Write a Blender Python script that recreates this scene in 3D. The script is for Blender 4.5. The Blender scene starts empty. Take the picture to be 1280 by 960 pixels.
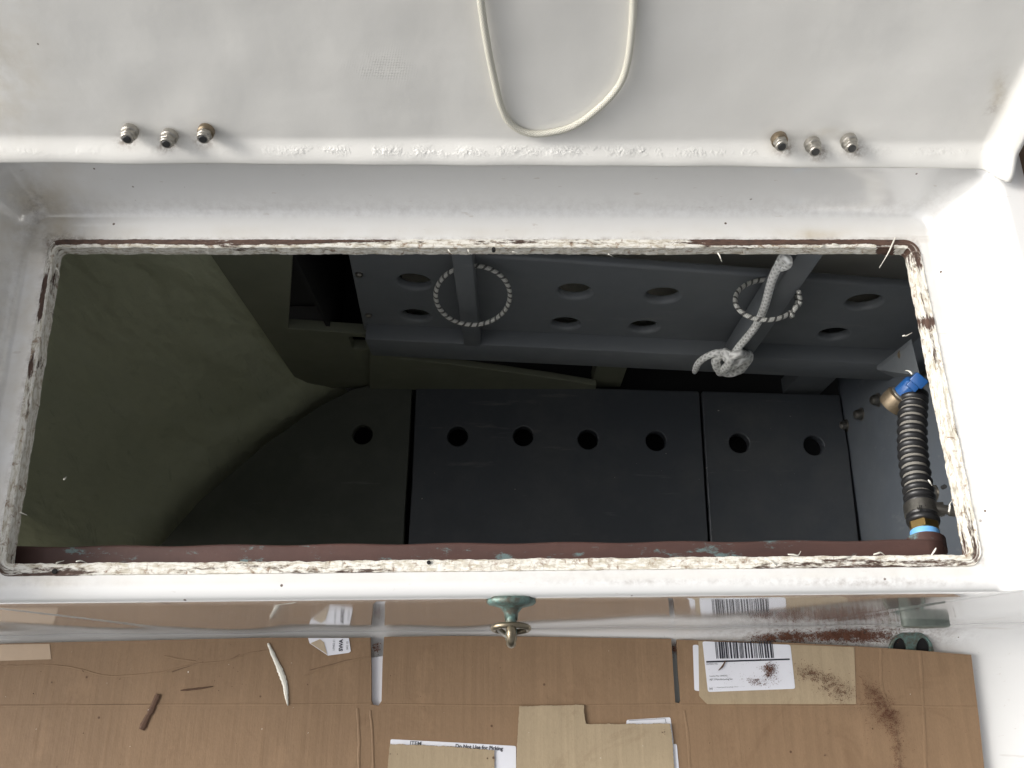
import bpy, bmesh, math, random
from mathutils import Vector, Matrix, noise
R = math.radians
random.seed(7)
S = bpy.context.scene
COL = S.collection

# ------------------------------------------------------------------ camera, sky, sun, exposure
F = 1064.0                                  # focal length in pixels of a 1280 px wide frame
TILT = 20.0
CAMZ = 0.54
cd = bpy.data.cameras.new("camera"); cam = bpy.data.objects.new("camera", cd); COL.objects.link(cam)
cam.location = (0, 0, CAMZ); cam.rotation_euler = (R(TILT), 0, 0)
cd.sensor_width = 36; cd.lens = F / 1280 * 36; cd.clip_start = 0.01; cd.clip_end = 100
S.camera = cam

SUN_EL, SUN_AZ = 33, 175                    # azimuth: direction the light comes FROM, degrees ccw from +X
w = bpy.data.worlds.new("World"); S.world = w; w.use_nodes = True
wn = w.node_tree.nodes; wl = w.node_tree.links; wn.clear()
sky = wn.new('ShaderNodeTexSky'); sky.sky_type = 'NISHITA'; sky.sun_disc = False
sky.sun_elevation = R(SUN_EL); sky.sun_rotation = R(90 - SUN_AZ); sky.dust_density = 6; sky.air_density = 0.7; sky.ozone_density = 0.6
bg = wn.new('ShaderNodeBackground'); bg.inputs[1].default_value = 0.15
wo = wn.new('ShaderNodeOutputWorld'); hs = wn.new('ShaderNodeHueSaturation'); hs.inputs['Saturation'].default_value = .16; wl.new(sky.outputs[0], hs.inputs['Color']); wl.new(hs.outputs[0], bg.inputs[0]); wl.new(bg.outputs[0], wo.inputs[0])
sd = bpy.data.lights.new("sun", 'SUN'); sd.energy = 1.5; sd.angle = R(22); sd.color = (1, .95, .88)
so = bpy.data.objects.new("sun", sd); COL.objects.link(so)
dvec = Vector((math.cos(R(SUN_AZ)) * math.cos(R(SUN_EL)), math.sin(R(SUN_AZ)) * math.cos(R(SUN_EL)), math.sin(R(SUN_EL))))
so.rotation_euler = dvec.to_track_quat('Z', 'Y').to_euler(); so.location = dvec * 3
S.view_settings.view_transform = 'Standard'; S.view_settings.look = 'None'
S.view_settings.exposure = 0.42; S.view_settings.gamma = 1

# ------------------------------------------------------------------ helpers
CT, ST = math.cos(R(TILT)), math.sin(R(TILT))
def ray(u, v):
    x = (u - 640) / F; y = -(v - 480) / F; z = -1
    return Vector((x, y * CT - z * ST, y * ST + z * CT))
def at(u, v, z=None, Y=None, X=None):
    d = ray(u, v)
    if z is not None: s = (z - CAMZ) / d.z
    elif Y is not None: s = Y / d.y
    else: s = X / d.x
    return Vector((0, 0, CAMZ)) + d * s
def atp(u, v, p, n):
    d = ray(u, v); o = Vector((0, 0, CAMZ))
    return o + d * ((p - o).dot(n) / d.dot(n))

def tag(o, label=None, cat=None, group=None, kind=None):
    if label: o['label'] = label
    if cat: o['category'] = cat
    if group: o['group'] = group
    if kind: o['kind'] = kind
    return o
def empty(name, loc=(0, 0, 0)):
    o = bpy.data.objects.new(name, None); COL.objects.link(o); o.location = loc; o.empty_display_size = .02
    return o
def link(name, me, mat, parent=None, smooth=False):
    o = bpy.data.objects.new(name, me); COL.objects.link(o)
    if mat: me.materials.append(mat)
    if smooth:
        for p in me.polygons: p.use_smooth = True
    if parent:
        o.parent = parent
        bpy.context.view_layer.update()
        o.matrix_parent_inverse = parent.matrix_world.inverted()
    return o
def bmo(name, bm, mat, parent=None, smooth=False, sharp=None):
    bmesh.ops.recalc_face_normals(bm, faces=bm.faces)
    me = bpy.data.meshes.new(name); bm.to_mesh(me); bm.free()
    o = link(name, me, mat, parent, smooth)
    if sharp:
        try: me.set_sharp_from_angle(angle=R(sharp))
        except Exception: pass
    return o
def frame(o, ex, ey, n):
    m = Matrix.Identity(4)
    for i in range(3): m[i][0] = ex[i]; m[i][1] = ey[i]; m[i][2] = n[i]; m[i][3] = o[i]
    return m
ZF = lambda z: frame(Vector((0, 0, z)), Vector((1, 0, 0)), Vector((0, 1, 0)), Vector((0, 0, 1)))
def plate(name, outline, holes, thick, mat, M, parent=None, bevel=0.0, back=True):
    """flat sheet cut to an outline with holes; its front face lies on the local z = 0 plane"""
    cu = bpy.data.curves.new(name, 'CURVE'); cu.dimensions = '2D'; cu.fill_mode = 'BOTH'
    for pts in [outline] + holes:
        sp = cu.splines.new('POLY'); sp.points.add(len(pts) - 1)
        for i, p in enumerate(pts): sp.points[i].co = (p[0], p[1], 0, 1)
        sp.use_cyclic_u = True
    cu.extrude = thick / 2 - bevel; cu.bevel_depth = bevel; cu.bevel_resolution = 2; cu.offset = -bevel
    t = bpy.data.objects.new("tmp", cu); COL.objects.link(t)
    dg = bpy.context.evaluated_depsgraph_get()
    me = bpy.data.meshes.new_from_object(t.evaluated_get(dg)); bpy.data.objects.remove(t)
    me.name = name; me.materials.clear()
    me.transform(Matrix.Translation((0, 0, -thick / 2))); me.transform(M)
    o = link(name, me, mat, parent)
    if bevel: 
        for p in me.polygons: p.use_smooth = True
        try: me.set_sharp_from_angle(angle=R(50))
        except Exception: pass
    return o
def circ(x, y, r, n=40, ry=None):
    return [(x + r * math.cos(2 * math.pi * i / n), y + (ry or r) * math.sin(2 * math.pi * i / n)) for i in range(n)]
def rpoly(pts, r, n=5):
    out = []; N = len(pts); pts = [Vector((p[0], p[1])) for p in pts]
    for i in range(N):
        p = pts[i]; a = (pts[i - 1] - p); b = (pts[(i + 1) % N] - p)
        rr = min(r, a.length * .45, b.length * .45); a = p + a.normalized() * rr; b = p + b.normalized() * rr
        for k in range(n + 1):
            t = k / n; q = a * (1 - t) ** 2 + p * 2 * t * (1 - t) + b * t * t; out.append((q.x, q.y))
    return out
def pz(pts, z): return [(lambda p: (p.x, p.y))(at(u, v, z=z)) for u, v in pts]
def box(bm, c, s, M=None):
    r = bmesh.ops.create_cube(bm, size=1); 
    mm = Matrix.Translation(c) @ Matrix.Diagonal((s[0], s[1], s[2], 1))
    if M: mm = M @ mm
    bmesh.ops.transform(bm, matrix=mm, verts=r['verts']); return r['verts']
def bevelled(bm, w, seg=2):
    bmesh.ops.bevel(bm, geom=list(bm.edges), offset=w, segments=seg, affect='EDGES', profile=.5)
def lathe(bm, prof, M, n=32):
    """prof: (radius, height) along local z"""
    rings = []
    for r, h in prof:
        rings.append([bm.verts.new(M @ Vector((r * math.cos(2 * math.pi * i / n), r * math.sin(2 * math.pi * i / n), h))) for i in range(n)])
    for a, b in zip(rings, rings[1:]):
        for i in range(n): bm.faces.new((a[i], a[(i + 1) % n], b[(i + 1) % n], b[i]))
    bm.faces.new(rings[0][::-1]); bm.faces.new(rings[-1])
def aim(o, d, up=Vector((0, 0, 1))):
    d = d.normalized(); x = up.cross(d)
    if x.length < 1e-4: x = Vector((1, 0, 0)).cross(d)
    x.normalize(); return frame(o, x, d.cross(x), d)
def catmull(P, m=12, closed=False):
    P = [Vector(p) for p in P]; out = []; N = len(P)
    rng = range(N) if closed else range(N - 1)
    for i in rng:
        if closed: a, b, c, d = P[i - 1], P[i], P[(i + 1) % N], P[(i + 2) % N]
        else: a, b, c, d = P[max(i - 1, 0)], P[i], P[i + 1], P[min(i + 2, N - 1)]
        for k in range(m):
            t = k / m; out.append(.5 * ((2 * b) + (c - a) * t + (2 * a - 5 * b + 4 * c - d) * t * t + (3 * b - a - 3 * c + d) * t ** 3))
    if not closed: out.append(P[-1])
    return out
def tube(name, pts, r, mat, parent=None, n=14, closed=False, rf=None, bm=None, uvscale=1.0):
    own = bm is None
    if own: bm = bmesh.new()
    uvl = bm.loops.layers.uv.verify()
    rings = []; N = len(pts); prev = None; L = 0; Ls = []
    for i, p in enumerate(pts):
        if closed: t = pts[(i + 1) % N] - pts[i - 1]
        else: t = pts[min(i + 1, N - 1)] - pts[max(i - 1, 0)]
        t.normalize()
        if prev is None: prev = t.orthogonal().normalized()
        prev = (prev - t * prev.dot(t)).normalized(); b = t.cross(prev)
        rr = r * (rf(i / (N - 1)) if rf else 1)
        rings.append([bm.verts.new(p + (prev * math.cos(2 * math.pi * k / n) + b * math.sin(2 * math.pi * k / n)) * rr) for k in range(n)])
        if i: L += (pts[i] - pts[i - 1]).length
        Ls.append(L / (2 * math.pi * r))
    for i in range(N if closed else N - 1):
        a, b2 = rings[i], rings[(i + 1) % N]
        l0, l1 = Ls[i], (Ls[i + 1] if i + 1 < N else Ls[i] + Ls[1])
        for k in range(n):
            f = bm.faces.new((a[k], a[(k + 1) % n], b2[(k + 1) % n], b2[k])); f.smooth = True
            for lp, uv in zip(f.loops, ((k / n, l0), ((k + 1) / n, l0), ((k + 1) / n, l1), (k / n, l1))): lp[uvl].uv = uv
    if not closed:
        bm.faces.new(rings[0][::-1]); bm.faces.new(rings[-1])
    if own: return bmo(name, bm, mat, parent)

def sstep(a, b, x):
    t = max(0, min(1, (x - a) / (b - a))); return t * t * (3 - 2 * t)

# ------------------------------------------------------------------ materials
class NT:
    def __init__(s, name):
        s.m = bpy.data.materials.new(name); s.m.use_nodes = True; s.t = s.m.node_tree; s.n = s.t.nodes; s.l = s.t.links
        s.b = s.n['Principled BSDF']; s.tc = s.n.new('ShaderNodeTexCoord').outputs['Object']; s.hb = None
    def lk(s, a, b): s.l.new(a, b)
    def setin(s, k, v):
        i = s.b.inputs[k]
        if hasattr(v, 'links') or hasattr(v, 'is_linked'): s.lk(v, i)
        else: i.default_value = v
    def map(s, scale=(1, 1, 1), rot=(0, 0, 0), src=None):
        m = s.n.new('ShaderNodeMapping'); m.inputs['Scale'].default_value = scale; m.inputs['Rotation'].default_value = rot
        s.lk(src or s.tc, m.inputs[0]); return m.outputs[0]
    def noise(s, scale, detail=4, rough=.6, src=None, dist=0):
        n = s.n.new('ShaderNodeTexNoise'); n.inputs['Scale'].default_value = scale; n.inputs['Detail'].default_value = detail
        n.inputs['Roughness'].default_value = rough; n.inputs['Distortion'].default_value = dist
        s.lk(src or s.tc, n.inputs['Vector']); return n.outputs['Fac']
    def voro(s, scale, src=None, feature='F1', out='Distance'):
        n = s.n.new('ShaderNodeTexVoronoi'); n.feature = feature; n.inputs['Scale'].default_value = scale
        s.lk(src or s.tc, n.inputs['Vector']); return n.outputs[out]
    def wave(s, scale, src=None, dist=0, dirn='X'):
        n = s.n.new('ShaderNodeTexWave'); n.bands_direction = dirn; n.inputs['Scale'].default_value = scale; n.inputs['Distortion'].default_value = dist
        n.inputs['Detail'].default_value = 2; s.lk(src or s.tc, n.inputs['Vector']); return n.outputs['Fac']
    def ramp(s, f, a, b, ca=(0, 0, 0, 1), cb=(1, 1, 1, 1)):
        n = s.n.new('ShaderNodeValToRGB'); e = n.color_ramp.elements
        e[0].position = a; e[1].position = b; e[0].color = ca; e[1].color = cb; s.lk(f, n.inputs[0]); return n.outputs[0]
    def mix(s, f, a, b, mode='MIX'):
        n = s.n.new('ShaderNodeMix'); n.data_type = 'RGBA'; n.blend_type = mode
        for k, v in ((0, f), (6, a), (7, b)):
            i = n.inputs[k]
            if hasattr(v, 'is_linked'): s.lk(v, i)
            elif k == 0: i.default_value = v
            else: i.default_value = (*v[:3], 1)
        return n.outputs[2]
    def math(s, op, a, b=0.5, clamp=False):
        n = s.n.new('ShaderNodeMath'); n.operation = op; n.use_clamp = clamp
        for k, v in ((0, a), (1, b)):
            if hasattr(v, 'is_linked'): s.lk(v, n.inputs[k])
            else: n.inputs[k].default_value = v
        return n.outputs[0]
    def attr(s, name):
        n = s.n.new('ShaderNodeAttribute'); n.attribute_name = name; return n
    def bump(s, h, strength, dist=.001):
        n = s.n.new('ShaderNodeBump'); n.inputs['Strength'].default_value = strength; n.inputs['Distance'].default_value = dist
        s.lk(h, n.inputs['Height'])
        if s.hb: s.lk(s.hb, n.inputs['Normal'])
        s.hb = n.outputs[0]; s.lk(s.hb, s.b.inputs['Normal'])
    def uv(s): return s.n.new('ShaderNodeTexCoord').outputs['UV']

def simple(name, col, rough=.5, metal=0, var=.15, sc=60, bump=.2, bd=.0006, coat=0):
    k = NT(name); c2 = tuple(c * (1 - var) for c in col); c1 = tuple(min(1, c * (1 + var)) for c in col)
    k.setin('Base Color', k.mix(k.noise(sc), c1, c2)); k.setin('Roughness', rough); k.setin('Metallic', metal)
    if coat: k.setin('Coat Weight', coat)
    if bump: k.bump(k.noise(sc * 4, 5), bump, bd)
    return k.m

def mat_gelcoat():
    k = NT('gelcoat')
    a = k.attr('stain_tone'); sep = k.n.new('ShaderNodeSeparateColor'); k.lk(a.outputs['Color'], sep.inputs[0])
    base = k.mix(k.noise(7, 5), (.80, .80, .79), (.73, .725, .71))
    # yellower areas, broad along the left (red channel) and brown grime (green channel)
    y = k.math('MULTIPLY', sep.outputs[0], k.ramp(k.noise(30, 5), .25, .75), True)
    base = k.mix(y, base, (.52, .45, .33))
    g = k.math('MULTIPLY', sep.outputs[1], k.ramp(k.noise(160, 6, .7), .42, .66), True)
    base = k.mix(g, base, (.16, .11, .08))
    d = k.voro(70); sp = k.ramp(d, .055, .075, (1, 1, 1, 1), (0, 0, 0, 1))
    sel = k.ramp(k.noise(23, 2), .56, .60)
    base = k.mix(k.math('MULTIPLY', sp, sel), base, (.14, .10, .08))
    scr = k.ramp(k.noise(50, 3, .5, k.map((.08, 1.6, 1), (0, 0, R(8)))), .68, .71)
    base = k.mix(k.math('MULTIPLY', scr, .25), base, (.45, .40, .34))
    fine = k.ramp(k.noise(240, 3, .6, k.map((.35, 1, 1))), .68, .74)
    base = k.mix(k.math('MULTIPLY', fine, .35), base, (.45, .38, .32))
    k.setin('Base Color', base)
    k.setin('Roughness', k.math('MULTIPLY_ADD' if False else 'ADD', k.math('MULTIPLY', k.noise(18), .12), .10))
    k.setin('Specular IOR Level', .5); k.setin('IOR', 1.6); k.setin('Coat Weight', 1.0); k.setin('Coat Roughness', .055); k.setin('Coat IOR', 1.6)
    k.bump(k.noise(7, 2), .04, .002)
    return k.m
def mat_lid():
    k = NT('lid_paint')
    a = k.attr('stain_tone'); sep = k.n.new('ShaderNodeSeparateColor'); k.lk(a.outputs['Color'], sep.inputs[0])
    base = k.mix(k.noise(9, 6, .6, k.map((.4, 1, 1))), (.82, .81, .77), (.73, .715, .675))
    base = k.mix(k.math('MULTIPLY', k.ramp(k.noise(26, 6, .7), .52, .75),   .35), base, (.84, .83, .80))
    g = k.math('MULTIPLY', sep.outputs[1], k.ramp(k.noise(300, 6, .7), .40, .62), True)
    base = k.mix(g, base, (.17, .11, .06))
    y = k.math('MULTIPLY', sep.outputs[0], k.ramp(k.noise(60, 5), .35, .7), True)
    base = k.mix(y, base, (.50, .42, .28))
    sp = k.ramp(k.voro(60), .04, .055, (1, 1, 1, 1), (0, 0, 0, 1))
    base = k.mix(k.math('MULTIPLY', sp, k.ramp(k.noise(19, 2), .60, .64)), base, (.2, .17, .14))
    k.setin('Base Color', base); k.setin('Roughness', .34)
    k.bump(k.noise(9, 2, .5), .5, .006)
    k.bump(k.noise(110, 4, .6), .10, .001)
    k.bump(k.noise(40, 3, .5), .16, .002)
    k.bump(k.noise(60, 3, .5, k.map((.12, 1, 1))), .18, .001)
    # print of the cloth weave in one patch, crusty runs along the lower band
    wv = k.math('MULTIPLY', k.math('MULTIPLY', k.wave(330, dirn='X', dist=1.5), k.wave(330, dirn='Z', dist=1.5)), k.ramp(k.noise(80, 4), .4, .65)); 
    k.bump(k.math('MULTIPLY', wv, sep.outputs[2]), .7, .0012)
    cr = k.math('MULTIPLY', k.ramp(k.math('MULTIPLY', k.noise(330, 5, .65), k.ramp(k.noise(45, 4), .35, .75)), .14, .38), k.attr('crust').outputs['Fac'])
    k.bump(cr, .55, .0016)
    return k.m
def mat_edge():
    k = NT('cut_edge_paint'); a = k.attr('wood').outputs['Fac']; al = k.attr('along').outputs['Vector']
    n1 = k.noise(90, 6, .7, k.map((.13, 1, 1), src=al)); n2 = k.noise(420, 5, .7, k.map((.3, 1, 1), src=al))
    paint = k.mix(k.noise(60, 5, .7), (.60, .56, .47), (.38, .33, .24))
    paint = k.mix(k.ramp(n2, .45, .60), (.74, .72, .66), paint)
    paint = k.mix(k.ramp(k.noise(160, 6, .75, dist=.5), .54, .66), paint, (.25, .17, .11))
    wood = k.mix(k.ramp(n2, .3, .7), (.115, .062, .043), (.04, .025, .019))
    m = k.ramp(k.math('ADD', k.math('MULTIPLY', a, .62), k.math('ADD', k.math('MULTIPLY', n1, 1.0), k.math('MULTIPLY', n2, .45))), .89, .96)
    k.setin('Base Color', k.mix(m, paint, wood)); k.setin('Roughness', .75)
    k.bump(n2, .3, .0004); k.bump(m, .6, -.0005); return k.m
def mat_hull():
    k = NT('warm_lit_hull_paint')
    base = k.mix(k.noise(12, 5), (.47, .49, .35), (.37, .39, .275))  # grey paint with the warm light mixed in as olive
    sc = k.ramp(k.noise(40, 3, .5, k.map((6, .5, 1), (0, 0, R(25)))), .66, .70)
    base = k.mix(k.math('MULTIPLY', sc, .25), base, (.2, .21, .16))
    sn = k.ramp(k.noise(30, 4, .6, k.map((.3, 1, 3), (R(20), 0, R(45)))), .55, .75); base = k.mix(k.math('MULTIPLY', sn, .13), base, (.56, .57, .44))
    dk = k.ramp(k.noise(45, 5, .7, dist=1), .60, .70); base = k.mix(k.math('MULTIPLY', dk, .16), base, (.16, .17, .11))
    k.setin('Base Color', base); k.setin('Roughness', .34)
    k.bump(k.noise(14, 3, .55, k.map((1, 1, .45))), 1.0, .022)
    k.bump(k.noise(60, 4, .6), .4, .004)
    k.bump(k.ramp(k.noise(22, 4, .5, k.map((5, .6, .6), (0, R(30), R(20)))), .62, .70), .35, .0015)
    return k.m
def mat_board(name, col, rough=.45, vs=1.0):
    k = NT(name)
    base = k.mix(k.noise(10, 5), tuple(c * 1.15 for c in col), tuple(c * .85 for c in col))
    sp = k.ramp(k.voro(110), .035, .05, (1, 1, 1, 1), (0, 0, 0, 1))
    base = k.mix(k.math('MULTIPLY', sp, k.ramp(k.noise(31, 2), .62, .65)), base, (.25, .25, .22))
    scf = k.ramp(k.noise(28, 5, .65, k.map((.25, 2.2, 1), (0, 0, R(35)))), .62, .74)
    base = k.mix(k.math('MULTIPLY', scf, .20), base, (.40, .40, .36))
    dst = k.ramp(k.noise(9, 6, .7), .45, .8); base = k.mix(k.math('MULTIPLY', dst, .10), base, (.36, .34, .28))
    k.setin('Base Color', base); k.setin('Roughness', k.math('ADD', k.math('MULTIPLY', k.noise(20, 5), .35), rough - .12))
    k.bump(k.noise(30, 3, .5, k.map((1, .25, 1))), .25, .002); k.bump(k.noise(400, 3), .12, .0004); return k.m
def mat_card(name, c1, c2, creases=True):
    k = NT(name)
    base = k.mix(k.noise(5, 5), c1, c2)
    cor = k.noise(1, 2, .5, k.map((170, 4, 1)))
    base = k.mix(k.ramp(cor, .35, .75, (0, 0, 0, 1), (.30, .30, .30, 1)), base, tuple(c * 1.25 for c in c1))
    fib = k.ramp(k.noise(900, 3, .7, k.map((1, .35, 1))), .35, .8, (0, 0, 0, 1), (.3, .3, .3, 1))
    base = k.mix(fib, base, tuple(c * .62 for c in c2))
    st = k.ramp(k.noise(11, 7, .75, dist=.8), .54, .74, (0, 0, 0, 1), (.55, .55, .55, 1))
    base = k.mix(st, base, (.15, .085, .045))
    sp = k.ramp(k.voro(45, k.map((1, 1, 1))), .05, .07, (1, 1, 1, 1), (0, 0, 0, 1))
    base = k.mix(k.math('MULTIPLY', sp, k.ramp(k.noise(16, 2), .50, .55)), base, (.09, .045, .025))
    blot = k.ramp(k.noise(3.2, 4, .6), .40, .62); base = k.mix(k.math('MULTIPLY', blot, .30), base, tuple(c * .72 for c in c2))
    rub = k.ramp(k.noise(26, 6, .7, k.map((1, .5, 1))), .55, .72); base = k.mix(k.math('MULTIPLY', rub, .30), base, tuple(min(1, c * 1.35) for c in c1))
    k.setin('Base Color', base); k.setin('Roughness', .62); k.setin('Specular IOR Level', .25)
    k.bump(cor, .28, .0012); k.bump(k.noise(7, 3, .5), .5, .006); k.bump(k.noise(30, 5, .6, k.map((1, .5, 1))), .35, .0025); k.bump(k.noise(350, 3), .12, .0003)
    return k.m
def mat_rope(name, ca, cb, fu, fv, stripe=None):
    k = NT(name); uv = k.uv(); sx = k.n.new('ShaderNodeSeparateXYZ'); k.lk(uv, sx.inputs[0])
    tau = 2 * math.pi
    def s(fu_, fv_): return k.math('SINE', k.math('ADD', k.math('MULTIPLY', sx.outputs[0], tau * fu_), k.math('MULTIPLY', sx.outputs[1], tau * fv_)), 0)
    h = k.math('MAXIMUM', s(fu, fv), s(fu, -fv)) if not stripe else k.math('MULTIPLY', s(fu, fv), s(fu, -fv))
    h01 = k.math('MULTIPLY', k.math('ADD', h, 1), .5)
    base = k.mix(h01, cb, ca)
    if stripe:
        t = k.ramp(k.math('MULTIPLY', k.math('ADD', s(1, stripe[0]), 1), .5), .72, .8)
        base = k.mix(t, base, stripe[1])
    k.setin('Base Color', base); k.setin('Roughness', .45); k.bump(h01, .8, .0006); return k.m
def mat_copper():
    k = NT('tarnished_copper')
    base = k.mix(k.noise(30, 6, .7, k.map((.3, 1, 1))), (.125, .058, .045), (.035, .021, .020))
    v = k.ramp(k.noise(60, 6, .78, k.map((.4, 1, 1))), .565, .63)
    base = k.mix(v, base, (.13, .19, .19)); k.setin('Base Color', base); k.setin('Roughness', .6); k.setin('Metallic', .15)
    k.bump(k.noise(200, 5), .4, .0008); return k.m
def mat_bronze():
    k = NT('verdigris_bronze')
    v = k.ramp(k.noise(160, 6, .7), .40, .62)
    base = k.mix(v, (.09, .085, .065), (.13, .22, .20)); k.setin('Base Color', base); k.setin('Metallic', .45)
    k.setin('Roughness', .45); k.bump(k.noise(500, 5), .5, .0005); return k.m

GEL, LID, EDGE, HULL = mat_gelcoat(), mat_lid(), mat_edge(), mat_hull()
BOARD = mat_board('sky_lit_board_paint', (.047, .053, .062), .38)  # grey paint, blue sky light put into the colour
BOARDL = mat_board('warm_lit_board_paint', (.064, .070, .056), .5)  # the same grey paint, greened to carry the warm light
FRAMEP = mat_board('grey_frame_paint', (.142, .155, .168), .4)
WALLP = mat_board('sky_lit_wall_paint', (.10, .115, .135), .45)  # grey wall paint with bluish sky light in its colour
WARMWALL = mat_board('warm_lit_wall_paint', (.15, .158, .112), .5)  # grey interior paint, warm light painted in as olive
SHADE = simple('painted_shade', (.008, .008, .008), .9)  # near-black stands in for shade in recesses, holes and under the boards
PALE = simple('raw_hull_side', (.78, .76, .68), .8, sc=20)
CARD = mat_card('kraft_cardboard', (.285, .188, .112), (.222, .142, .083))
CARD2 = mat_card('pale_kraft', (.41, .325, .215), (.35, .275, .18))
PAPER = simple('label_paper', (.72, .73, .78), .45, var=.05, bump=.05)
INK = simple('printing_ink', (.02, .02, .03), .6, bump=0)
INK2 = simple('grey_printing_ink', (.10, .11, .12), .6, bump=0)
STEEL = simple('stainless_steel', (.42, .40, .36), .42, .9, var=.45, sc=350, bump=.4)
STEELD = simple('bolt_end_steel', (.10, .10, .10), .45, 1, bump=.3)
BRASS = simple('brass', (.55, .38, .15), .32, 1, var=.25, sc=200)
DIRTY = simple('dull_brass', (.24, .19, .13), .42, .8, var=.4, sc=300)
CLAMP = simple('worn_clamp_steel', (.22, .21, .19), .35, .9, var=.4, sc=400)
BLUE = simple('blue_plastic', (.014, .075, .24), .35, var=.2, sc=100)
TAPE = simple('blue_tape', (.16, .42, .78), .4, var=.1)
RUBBER = simple('black_rubber', (.016, .016, .017), .38, var=.3, bump=.1)
RIBGREY = simple('grey_hose_wall', (.20, .19, .17), .45, var=.35, sc=200)
COPPER, BRONZE = mat_copper(), mat_bronze()
FITG = simple('grey_green_fitting', (.13, .15, .13), .5, .3, var=.35, sc=200)
BRZD = simple('dark_bronze', (.20, .17, .12), .33, .85, var=.35, sc=400)
RUST = simple('wood_dust', (.12, .048, .026), .9, var=.4, sc=900, bump=0)
WOODB = simple('brown_wood', (.10, .052, .03), .8, var=.4, sc=300)
FLAKE = simple('white_paint_flake', (.72, .70, .62), .6, var=.12, sc=300)
TEAK = simple('weathered_teak', (.12, .075, .045), .7, var=.3, sc=80)
TORN = simple('torn_liner', (.42, .34, .24), .8, var=.15, sc=100)
CLEAR = simple('packing_tape', (.43, .32, .22), .22, var=.06)
WHITECORD = mat_rope('white_cord', (.80, .78, .68), (.50, .47, .38), 8, 7)
BRAID = mat_rope('braided_cord', (.88, .89, .87), (.45, .45, .44), 4, 3.2)
BUNGEE = mat_rope('bungee_cord', (.78, .78, .74), (.36, .36, .33), 6, 5, (2.0, (.09, .09, .085)))

# ------------------------------------------------------------------ cockpit moulding (deck, coaming, seat face, sole)
OX0, OX1, OY0, OY1 = -.3225, .287, .079, .3006            # hatch opening
def warp(x, y):
    s = (x - OX0) / (OX1 - OX0); t = 1 - (y - OY0) / (OY1 - OY0)
    tt = max(-.3, min(1.25, t)); ss = max(-.6, min(1.7, s))
    dx = (-.0045 + .009 * tt) * (1 - ss) + (-.002 + .004 * tt) * ss
    dy = (-.0025 * (1 - ss) + .0034 * ss) * max(0, min(1.5, t))
    return x + dx, y + dy
UP = [(0, 0), (.003, .0004), (.006, .0016), (.009, .0045), (.011, .009), (.013, .017), (.016, .033), (.018, .044), (.020, .0495), (.024, .0535), (.030, .0555), (.2, .0575)]
def prof(d):
    if d <= 0: return 0
    return .0560 * sstep(0, .026, d) + .002 * sstep(.026, .2, d)
    for (a, x), (b, y) in zip(UP, UP[1:]):
        if d <= b:
            t = (d - a) / (b - a); return x + (y - x) * t
    return UP[-1][1]
FX0, FX1, FY1 = -.341, .301, .325
def deckz(x, y):
    a = max(FX0 - x, x - FX1); b = y - FY1
    r = .012; qa, qb = a + r, b + r
    d = (math.hypot(max(qa, 0), max(qb, 0)) + min(max(qa, qb), 0)) - r
    k = 1.0
    # slight crown inside the ledge next to the opening
    ed = max(OX0 - .010 - x, x - OX1 - .010, y - OY1 - .010)
    cr = .0006 * math.exp(-((ed - .009) / .006) ** 2) if ed > -.02 else 0
    return prof(d) * k + cr
def frange(a, b, st):
    n = max(1, int(round((b - a) / st))); return [a + (b - a) * i / n for i in range(n)]
xs = frange(-1.3, -.37, .02) + frange(-.37, -.333, .0015)
HX0 = -.3245; HX1 = .2890; HY0 = .0770; HY1 = .3026        # moulding is cut back to the outer side of the bare strip
xs += frange(-.3335, HX0, .0015) + frange(HX0, HX1, .012) + frange(HX1, .345, .0015) + frange(.345, .70, .012) + [.70]
ys = frange(.40, .345, -.01) if False else []
def fr2(a, b, st):
    n = max(1, int(round((a - b) / st))); return [a + (b - a) * i / n for i in range(n)]
ys = fr2(.64, .362, .02) + fr2(.362, HY1, .0015) + fr2(HY1, HY0, .012) + [HY0, .0665]
YE, ER = .0555, .0085
def zsole(x):
    d = x - .475
    if d <= 0: return -.465
    rr = .22
    return -.465 + (rr - math.sqrt(max(0, rr * rr - min(d, rr * .98) ** 2)))
rows = [('d', y) for y in ys]
for k in range(0, 7): rows.append(('r', k / 6 * math.pi / 2))
for k in range(1, 15): rows.append(('f', k / 14))
for k in range(1, 9): rows.append(('c', k / 8 * math.pi / 2))
for k in range(1, 20): rows.append(('s', k / 19))
def wob(x): return .0006 * math.sin(x * 23) + .0004 * math.sin(x * 51 + 1)
def rowpt(kind, p, x):
    if kind == 'd': return p, deckz(x, p)
    zt = deckz(x, YE + ER); zf = zsole(x); fr = .017 + .019 * sstep(-.12, .16, x)
    yb = YE + .0112
    if kind == 'r': return YE + ER - ER * math.sin(p), zt - ER + ER * math.cos(p)
    za, zb = zt - ER, zf + fr
    bulge = .0006 * math.sin(math.pi * (p if kind == 'f' else 0))
    if kind == 'f': return YE + (yb - YE) * p + bulge + wob(x) * p, za + (zb - za) * p
    if kind == 'c': return yb - fr + fr * math.cos(p) + wob(x), zb - fr * math.sin(p)
    return (yb - fr) + (-.45 - (yb - fr)) * p, zf
bm = bmesh.new(); cl = bm.verts.layers.float_color.new('stain_tone')
def spot(u, v, su, sv, U, V): return math.exp(-(((U - u) / su) ** 2 + ((V - v) / sv) ** 2))
def px(p):
    d = p - Vector((0, 0, CAMZ)); yc = d.y * CT + d.z * ST; zc = -d.y * ST + d.z * CT
    return 640 + F * d.x / -zc, 480 - F * yc / -zc
grid = []
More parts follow.
